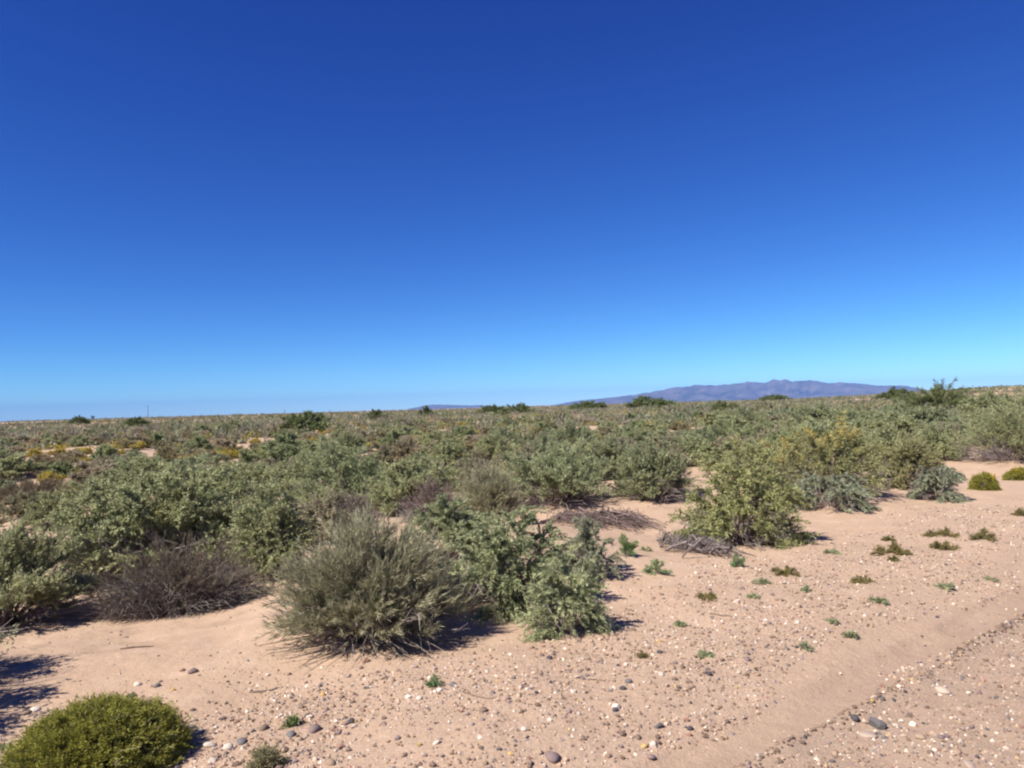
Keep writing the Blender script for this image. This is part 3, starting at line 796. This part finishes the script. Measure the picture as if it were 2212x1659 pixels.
weed('tiny fresh green tuft beside a purple-grey oval stone', 938, 1483, 32, 25, 560, 'dark', (0.5, 0.68, 0.5))
weed('fresh green sprig between grey stones beside the ragged weed', 631, 1565, 46, 24, 561, 'dark', (0.55, 0.66, 0.45))

# ------------------------------------------------------------------ stones
ICO = None
def ico(sub):
    import bmesh
    bm = bmesh.new(); bmesh.ops.create_icosphere(bm, subdivisions=sub, radius=1.0)
    v = np.array([q.co[:] for q in bm.verts]); f = np.array([[q.index for q in p.verts] for p in bm.faces]); bm.free()
    return v, f
IV2, IF2 = ico(2); IV1, IF1 = ico(1)
STONE_COL = {'tan': (0.34, 0.235, 0.16), 'brown': (0.205, 0.14, 0.10), 'white': (0.56, 0.47, 0.38), 'grey': (0.145, 0.13, 0.125), 'dark': (0.075, 0.068, 0.072), 'red': (0.27, 0.15, 0.105), 'yellow': (0.46, 0.30, 0.12), 'mauve': (0.23, 0.165, 0.15), 'pale': (0.46, 0.35, 0.27)}
def stone_shape(rng, V, angular=0.0):
    d = np.array([1.0, rng.uniform(0.6, 0.95), rng.uniform(0.42, 0.75)]) if angular < 1 else np.array([1.35, 1.1, 1.1])
    v = V * (1 + 0.16 * np.stack([vnoise(V[:, 0] * 1.5 + rng.uniform(0, 90), V[:, 1] * 1.5 + V[:, 2] * 1.1)], 1) * 2)
    for _ in range(int(2 + angular * 6)):                      # flat facets
        n = norm(rng.normal(size=3)); k = rng.uniform(0.62, 0.92) if angular < 1 else rng.uniform(0.42, 0.7)
        over = np.maximum(0, v @ n - k)
        v = v - over[:, None] * n
    return v * d
def stone_mesh(seed, col, angular):
    rng = np.random.default_rng(seed)
    v = stone_shape(rng, IV2, angular)
    return mesh_from('stone_' + col, v, IF2, 3, [M_STONE], np.broadcast_to(np.array(STONE_COL[col]) * rng.uniform(0.85, 1.15), v.shape), smooth=angular < 0.5)
SM = {c: [stone_mesh(600 + 17 * i + 3 * j, c, [0.0, 0.3, 0.7, 2.0][j]) for j in range(4)] for i, c in enumerate(STONE_COL)}
rng = np.random.default_rng(91)
def stone(label, col, x, y, size, group=None, shape=None, flat=1.0, tall=1.0, name='pebble'):
    o = put(name, SM[col][rng.integers(3) if shape is None else shape], (x, y, float(gz(x, y)) + size * 0.5 * 0.18 * flat), rng.uniform(0, 6.28))
    o.scale = (size / 2, size / 2, size / 2 * flat * tall)
    o.rotation_euler = (rng.normal(0, 0.15), rng.normal(0, 0.15), rng.uniform(0, 6.28))
    tag(o, label, 'stone', group)
    STONES.append((x, y, size / 2))
    return o
STONES = []
special = [
    ('pointed dark grey rock on the loose gravel of the road', 'grey', 1899, 1572, 36, 3, 1.3, 'rock'),
    ('flat pale stone lying by the pointed dark grey rock', 'pale', 1874, 1590, 40, 0, 0.55, 'stone'),
    ('flat pale stone with a dark pebble against its end on the road', 'pale', 2036, 1494, 36, 1, 0.6, 'stone'),
    ('pale pinkish flat stone lying low on the packed road dirt', 'pale', 2094, 1653, 32, 0, 0.55, 'stone'),
    ('blocky white quartz stone near a small yellow pebble', 'white', 1329, 1528, 22, 3, 1.1, 'stone'),
    ('speckled grey stone standing upright with a white chip above', 'grey', 1426, 1570, 20, 3, 1.2, 'stone'),
    ('angular cream white stone beside an orange-yellow pebble', 'white', 1413, 1612, 22, 3, 1.1, 'stone'),
    ('orange-yellow pebble beside an angular cream white stone', 'yellow', 1391, 1613, 18, 1, 1.0, 'pebble'),
    ('flat mauve stone half sunk in sand near the road edge', 'mauve', 1193, 1636, 40, 1, 0.7, 'stone'),
    ('upper of two neighbouring dark oval stones on the verge', 'grey', 1357, 1474, 20, 0, 0.9, 'pebble'),
    ('lower of two neighbouring dark oval stones on the verge', 'dark', 1345, 1488, 17, 0, 0.9, 'pebble'),
    ('brown-black egg shaped stone lying tilted near cream stones', 'brown', 1379, 1594, 19, 0, 1.0, 'pebble'),
    ('pinkish round stone sunk in sand at the wheel track edge', 'mauve', 1408, 1637, 22, 0, 0.8, 'pebble'),
    ('purple-grey oval stone beside a tiny green tuft', 'grey', 979, 1481, 24, 0, 0.8, 'pebble'),
    ('rounded grey-brown stone left of the fresh green sprig', 'brown', 569, 1575, 27, 0, 1.0, 'stone'),
    ('blue-grey flat stone just below the fresh green sprig', 'grey', 628, 1588, 28, 1, 0.6, 'stone'),
    ('light grey slab stone right of the fresh green sprig', 'mauve', 678, 1578, 34, 1, 0.8, 'stone'),
    ('brown tan stone paired with a small dark pebble near the road verge foot', 'tan', 715, 1650, 26, 1, 1.0, 'stone'),
    ('round whitish stone right beside the shadow of the olive dome', 'white', 453, 1612, 28, 1, 1.1, 'stone'),
    ('whitish stone next to a blue-grey slab near the olive dome', 'white', 492, 1616, 26, 0, 1.0, 'stone'),
    ('blue-grey slab lying above the whitish stones near the olive dome', 'grey', 522, 1604, 32, 1, 0.6, 'stone'),
    ('bright white oval stone on sand above the olive dome', 'white', 296, 1480, 19, 0, 0.9, 'pebble'),
    ('slate blue oval stone beside a bright white one on sand', 'grey', 340, 1483, 20, 0, 0.8, 'pebble'),
    ('flat black stone just above the olive dome crown', 'dark', 284, 1504, 22, 0, 0.7, 'pebble'),
    ('grey-brown flat stone with a red pebble touching its end', 'mauve', 416, 1452, 25, 1, 0.8, 'pebble'),
    ('small red-brown pebble touching a grey-brown flat stone', 'red', 394, 1449, 13, 0, 1.0, 'pebble'),
    ('long white stone left of the olive dome crown', 'white', 76, 1534, 27, 1, 0.8, 'stone'),
    ('dark round pebble below the long white stone', 'brown', 61, 1541, 18, 0, 1.0, 'pebble'),
    ('black oval stone lying on the pebbly verge below the sandy bay', 'dark', 1425, 1410, 15, 0, 1.0, 'pebble'),
    ('dark purple oval stone near the road end of the verge', 'dark', 1531, 1456, 17, 0, 0.9, 'pebble'),
    ('black stone with a white chip below it at the wheel track', 'dark', 1491, 1576, 18, 2, 1.0, 'pebble'),
]
for lb, c, u, v, wpx, sh, fl, nm in special:
    x, y = at(u, v)
    stone(lb, c, x, y, wpx / F * y, None, sh, fl, 1.0, nm)
PEB = {'tan': 'tan pebble', 'brown': 'brown pebble', 'white': 'white quartz pebble', 'grey': 'grey pebble', 'dark': 'blackish pebble', 'red': 'reddish pebble', 'yellow': 'ochre pebble', 'mauve': 'mauve pebble', 'pale': 'cream pebble'}
CN = list(PEB); CP = np.array([0.34, 0.29, 0.10, 0.045, 0.03, 0.045, 0.012, 0.10, 0.12]); CP = CP / CP.sum()
def gravel_spots(n, r0, r1, power=1.2):
    """places on the verge, thick in the stony strip, thin on the sand and the packed track"""
    out = []
    while len(out) < n:
        m = n * 6
        u = rng.random(m); r = (r0 ** power + (r1 ** power - r0 ** power) * u) ** (1 / power); a = np.radians(rng.uniform(-40, 40, m))
        x, y = r * np.sin(a), r * np.cos(a); s = road_s(x, y) + 0.5 * vnoise(x * 0.6, y * 0.6, 61)
        p = np.where(s < -5.2, 0.03, np.where(s < -3.9, 0.03 + 0.97 * sstep(-5.0, -3.6, s), np.where(s < -2.4, 1.0, np.where(s < -2.06, 0.05, np.where(s < -1.88, 2.6, 0.7)))))
        p = p * (0.35 + 1.2 * np.clip(vnoise(x * 1.7, y * 1.7, 62) * 1.6 + 0.5, 0, 1))
        for k in np.nonzero(rng.random(m) < p)[0]:
            if any(math.hypot(x[k] - q[0], y[k] - q[1]) < q[2] for q in STONES[:40]):
                continue
            out.append((x[k], y[k]))
    return np.array(out[:n])
cnt = {c: 0 for c in CN}
for (x, y) in gravel_spots(262, 3.3, 6.6, 1.3):
    c = CN[rng.choice(len(CN), p=CP)]
    stone(PEB[c] + ' lying loose on the stony strip along the dirt road', c, x, y, float(np.clip(rng.lognormal(math.log(0.031), 0.28), 0.022, 0.055)), PEB[c] + 's of the stony strip', None, rng.uniform(0.8, 1.1))

def gravel():
    sp = Soup()
    IVs = [stone_shape(np.random.default_rng(700 + i), IV1, 0.4) for i in range(8)]
    oct_v = np.array([[1, 0, 0], [0, 1, 0], [-1, 0, 0], [0, -1, 0], [0, 0, 1]], float); oct_f = np.array([[0, 1, 4], [1, 2, 4], [2, 3, 4], [3, 0, 4]])
    cols = np.array([STONE_COL[c] for c in CN])
    for n, r0, r1, pw, mu, sig, mode in ((7500, 3.0, 12, 0.9, 0.018, 0.42, 'ico'), (18000, 2.6, 13, 0.8, 0.0085, 0.35, 'oct'), (15000, 3.0, 12, 0.9, 0.0145, 0.38, 'oct'), (1500, 3, 9, 1, 0.019, 0.35, 'ridge')):
        xy = gravel_spots(n, r0, r1, pw)
        if mode == 'ridge':
            tt = rng.uniform(2.2, 16, n) ; ss = -1.99 + rng.normal(0, 0.035, n)
            xy = np.stack([RN[0] * ss + 0.777 * tt, RN[1] * ss + 0.629 * tt], 1)
        n = len(xy)
        size = np.clip(rng.lognormal(math.log(mu), sig, n), mu * 0.4, mu * 2.2) / 2
        ci = rng.choice(len(CN), n, p=CP)
        if mode == 'ridge': ci = np.where(rng.random(n) < 0.75, 1, ci)
        t = cols[ci] * rng.uniform(0.7, 1.3, (n, 1))
        z = gz(xy[:, 0], xy[:, 1]); th = rng.uniform(0, 6.28, n); c, s = np.cos(th), np.sin(th)
        var = rng.integers(0, 8, n)
        for k in range(8):
            V, Fc = (IVs[k], IF1) if mode != 'oct' else (oct_v * np.array([1, .8, .7 + .05 * k]) , oct_f)
            i = np.nonzero(var == k)[0]
            if len(i) == 0: continue
            x = V[None, :, 0] * c[i, None] - V[None, :, 1] * s[i, None]; y = V[None, :, 0] * s[i, None] + V[None, :, 1] * c[i, None]; zz = np.broadcast_to(V[None, :, 2], x.shape)
            P = np.stack([x, y, zz], -1) * size[i, None, None] + np.stack([xy[i, 0], xy[i, 1], z[i] + (0.25 * size[i] if mode != 'oct' else 0 * size[i])], 1)[:, None, :]
            f = (Fc[None] + (np.arange(len(i)) * len(V))[:, None, None]).reshape(-1, 3)
            sp.add(P.reshape(-1, 3), f, np.repeat(t[i], len(V), axis=0))
    o = put('gravel', sp.mesh('gravel', [M_STONE])); o['kind'] = 'stuff'
    tag(o, 'fine mixed gravel and grit spread over the sandy verge and dirt road', 'gravel')
gravel()

# ------------------------------------------------------------------ loose sticks on the sand
def stick(label, u, v, lpx, ang, rad, bend, seed, col=(0.17, 0.125, 0.095)):
    r = np.random.default_rng(seed)
    x, y = at(u, v); L = lpx / F * y
    t = np.linspace(-0.5, 0.5, 8)
    px = np.cos(ang) * L * t - np.sin(ang) * bend * L * (t * t - 0.1); py = np.sin(ang) * L * t + np.cos(ang) * bend * L * (t * t - 0.1)
    px = px + r.normal(0, 0.006, 8); py = py + r.normal(0, 0.006, 8)
    z0 = float(gz(x, y))
    P = np.stack([px, py, gz(px + x, py + y) - z0 + rad * 0.7], 1)[None]
    sp = Soup(); tubes(sp, P, np.outer([rad], [0.7, 1, 1.05, 1, .9, .8, .6, .35]), np.array([col]), sides=6)
    o = put('stick', sp.mesh('stick', [M_WOOD], smooth=True), (x, y, z0)); tag(o, label, 'stick')
stick('straight grey dry stick on bare sand below the wide green bush', 295, 1399, 66, 0.25, 0.006, 0.05, 1)
stick('curved dry stick on the sand below the olive broom-like bush', 573, 1493, 66, 0.35, 0.006, 0.5, 2)
stick('thin bent twig right of the purple-grey oval stone', 1030, 1504, 80, -0.5, 0.004, 0.25, 3)
stick('short dry twig among pebbles below the plumed bush tip', 1290, 1470, 40, -0.4, 0.004, 0.1, 4)
stick('thin dry twig lying between the pebbles and the sandy bay', 1560, 1330, 50, -0.4, 0.005, 0.1, 5)

# ------------------------------------------------------------------ far poles and the spiky plant on the rim
def pole(label, u, v_top, v_ground, D, arms):
    d = ray(u, v_ground); k = D / math.hypot(d[0], d[1]); x, y = d[0] * k, d[1] * k
    z = float(gz(x, y)); dt = ray(u, v_top); hgt = HC + dt[2] * D / math.hypot(dt[0], dt[1]) - z
    root = bpy.data.objects.new('utility_pole', None); COL.objects.link(root); root.location = (x, y, z - 0.3); tag(root, label, 'pole')
    sp = Soup(); tubes(sp, np.array([[[0, 0, 0], [0, 0, hgt * .5], [0, 0, hgt + .3]]], float), np.array([[0.17, 0.15, 0.11]]), np.array([[0.12, 0.1, 0.085]]), sides=8)
    put('post', sp.mesh('post', [M_WOOD], True), parent=root)
    for a in range(arms):
        s2 = Soup(); tubes(s2, np.array([[[-1.1, 0, hgt - .3 - a], [0, 0, hgt - .29 - a], [1.1, 0, hgt - .3 - a]]], float), np.full((1, 3), 0.07), np.array([[0.12, 0.1, 0.085]]), sides=4)
        put('cross_arm', s2.mesh('cross_arm', [M_WOOD]), parent=root)
pole('tall thin utility pole standing on the skyline of the plain', 320, 876, 902, 560, 1)
pole('faint far pole just right of the broad dark green bush', 713, 885, 895, 560, 1)
pole('far pole rising over the broad dark green bush on the plain', 615, 884, 896, 430, 0)
def yucca(u, v, vtop, D):
    d = ray(u, v); k = D / math.hypot(d[0], d[1]); x, y = d[0] * k, d[1] * k; z = float(gz(x, y))
    dt = ray(u, vtop); h = HC + dt[2] * D / math.hypot(dt[0], dt[1]) - z
    r = np.random.default_rng(5)
    root = bpy.data.objects.new('yucca', None); COL.objects.link(root); root.location = (x, y, z - 0.1); tag(root, 'spiky headed plant silhouetted on the far rim of the plain', 'plant')
    sp = Soup(); tubes(sp, np.array([[[0, 0, 0], [0, 0, h * .4], [0.05, 0, h * .75]]], float), np.array([[0.16, 0.14, 0.1]]), np.array([[0.1, 0.08, 0.06]]), sides=6)
    put('trunk', sp.mesh('trunk', [M_WOOD]), parent=root)
    n = 160; dd = norm(r.normal(size=(n, 3)) + np.array([0, 0, .4])); s2 = Soup()
    leaves(s2, np.tile([0.05, 0, h * .72], (n, 1)), dd, h * .32, 0.07, r, np.tile([0.08, 0.1, 0.05], (n, 1)) * r.uniform(.7, 1.3, (n, 1)))
    put('spikes', s2.mesh('spikes', [M_LEAF]), parent=root)
yucca(200, 908, 896, 260)

# ------------------------------------------------------------------ the air
def haze():
    import bmesh
    zt = max(v[2] for o in (mr_, far_) for v in o.bound_box) + 40.0
    zb = min(float(gz(20000, 20000)), -90.0) - 6.0
    e = 34500.0
    v = np.array([[sx * e, sy * e, z] for z in (zb, zt) for sy in (-1, 1) for sx in (-1, 1)], float)
    f = np.array([[0, 2, 3, 1], [4, 5, 7, 6], [0, 1, 5, 4], [2, 6, 7, 3], [0, 4, 6, 2], [1, 3, 7, 5]])
    m, nt, out = new_mat('haze')
    pv = nt.nodes.new('ShaderNodeVolumePrincipled')
    pv.inputs['Color'].default_value = (0.28, 0.49, 1.0, 1)
    pv.inputs['Density'].default_value = 2.9e-5
    pv.inputs['Anisotropy'].default_value = -0.25
    nt.links.new(pv.outputs[0], out.inputs['Volume'])
    o = put('haze', mesh_from('haze', v, f, 4, [m])); o['kind'] = 'stuff'
    tag(o, 'thin blue air between the camera and the far mountains', 'haze')
haze()
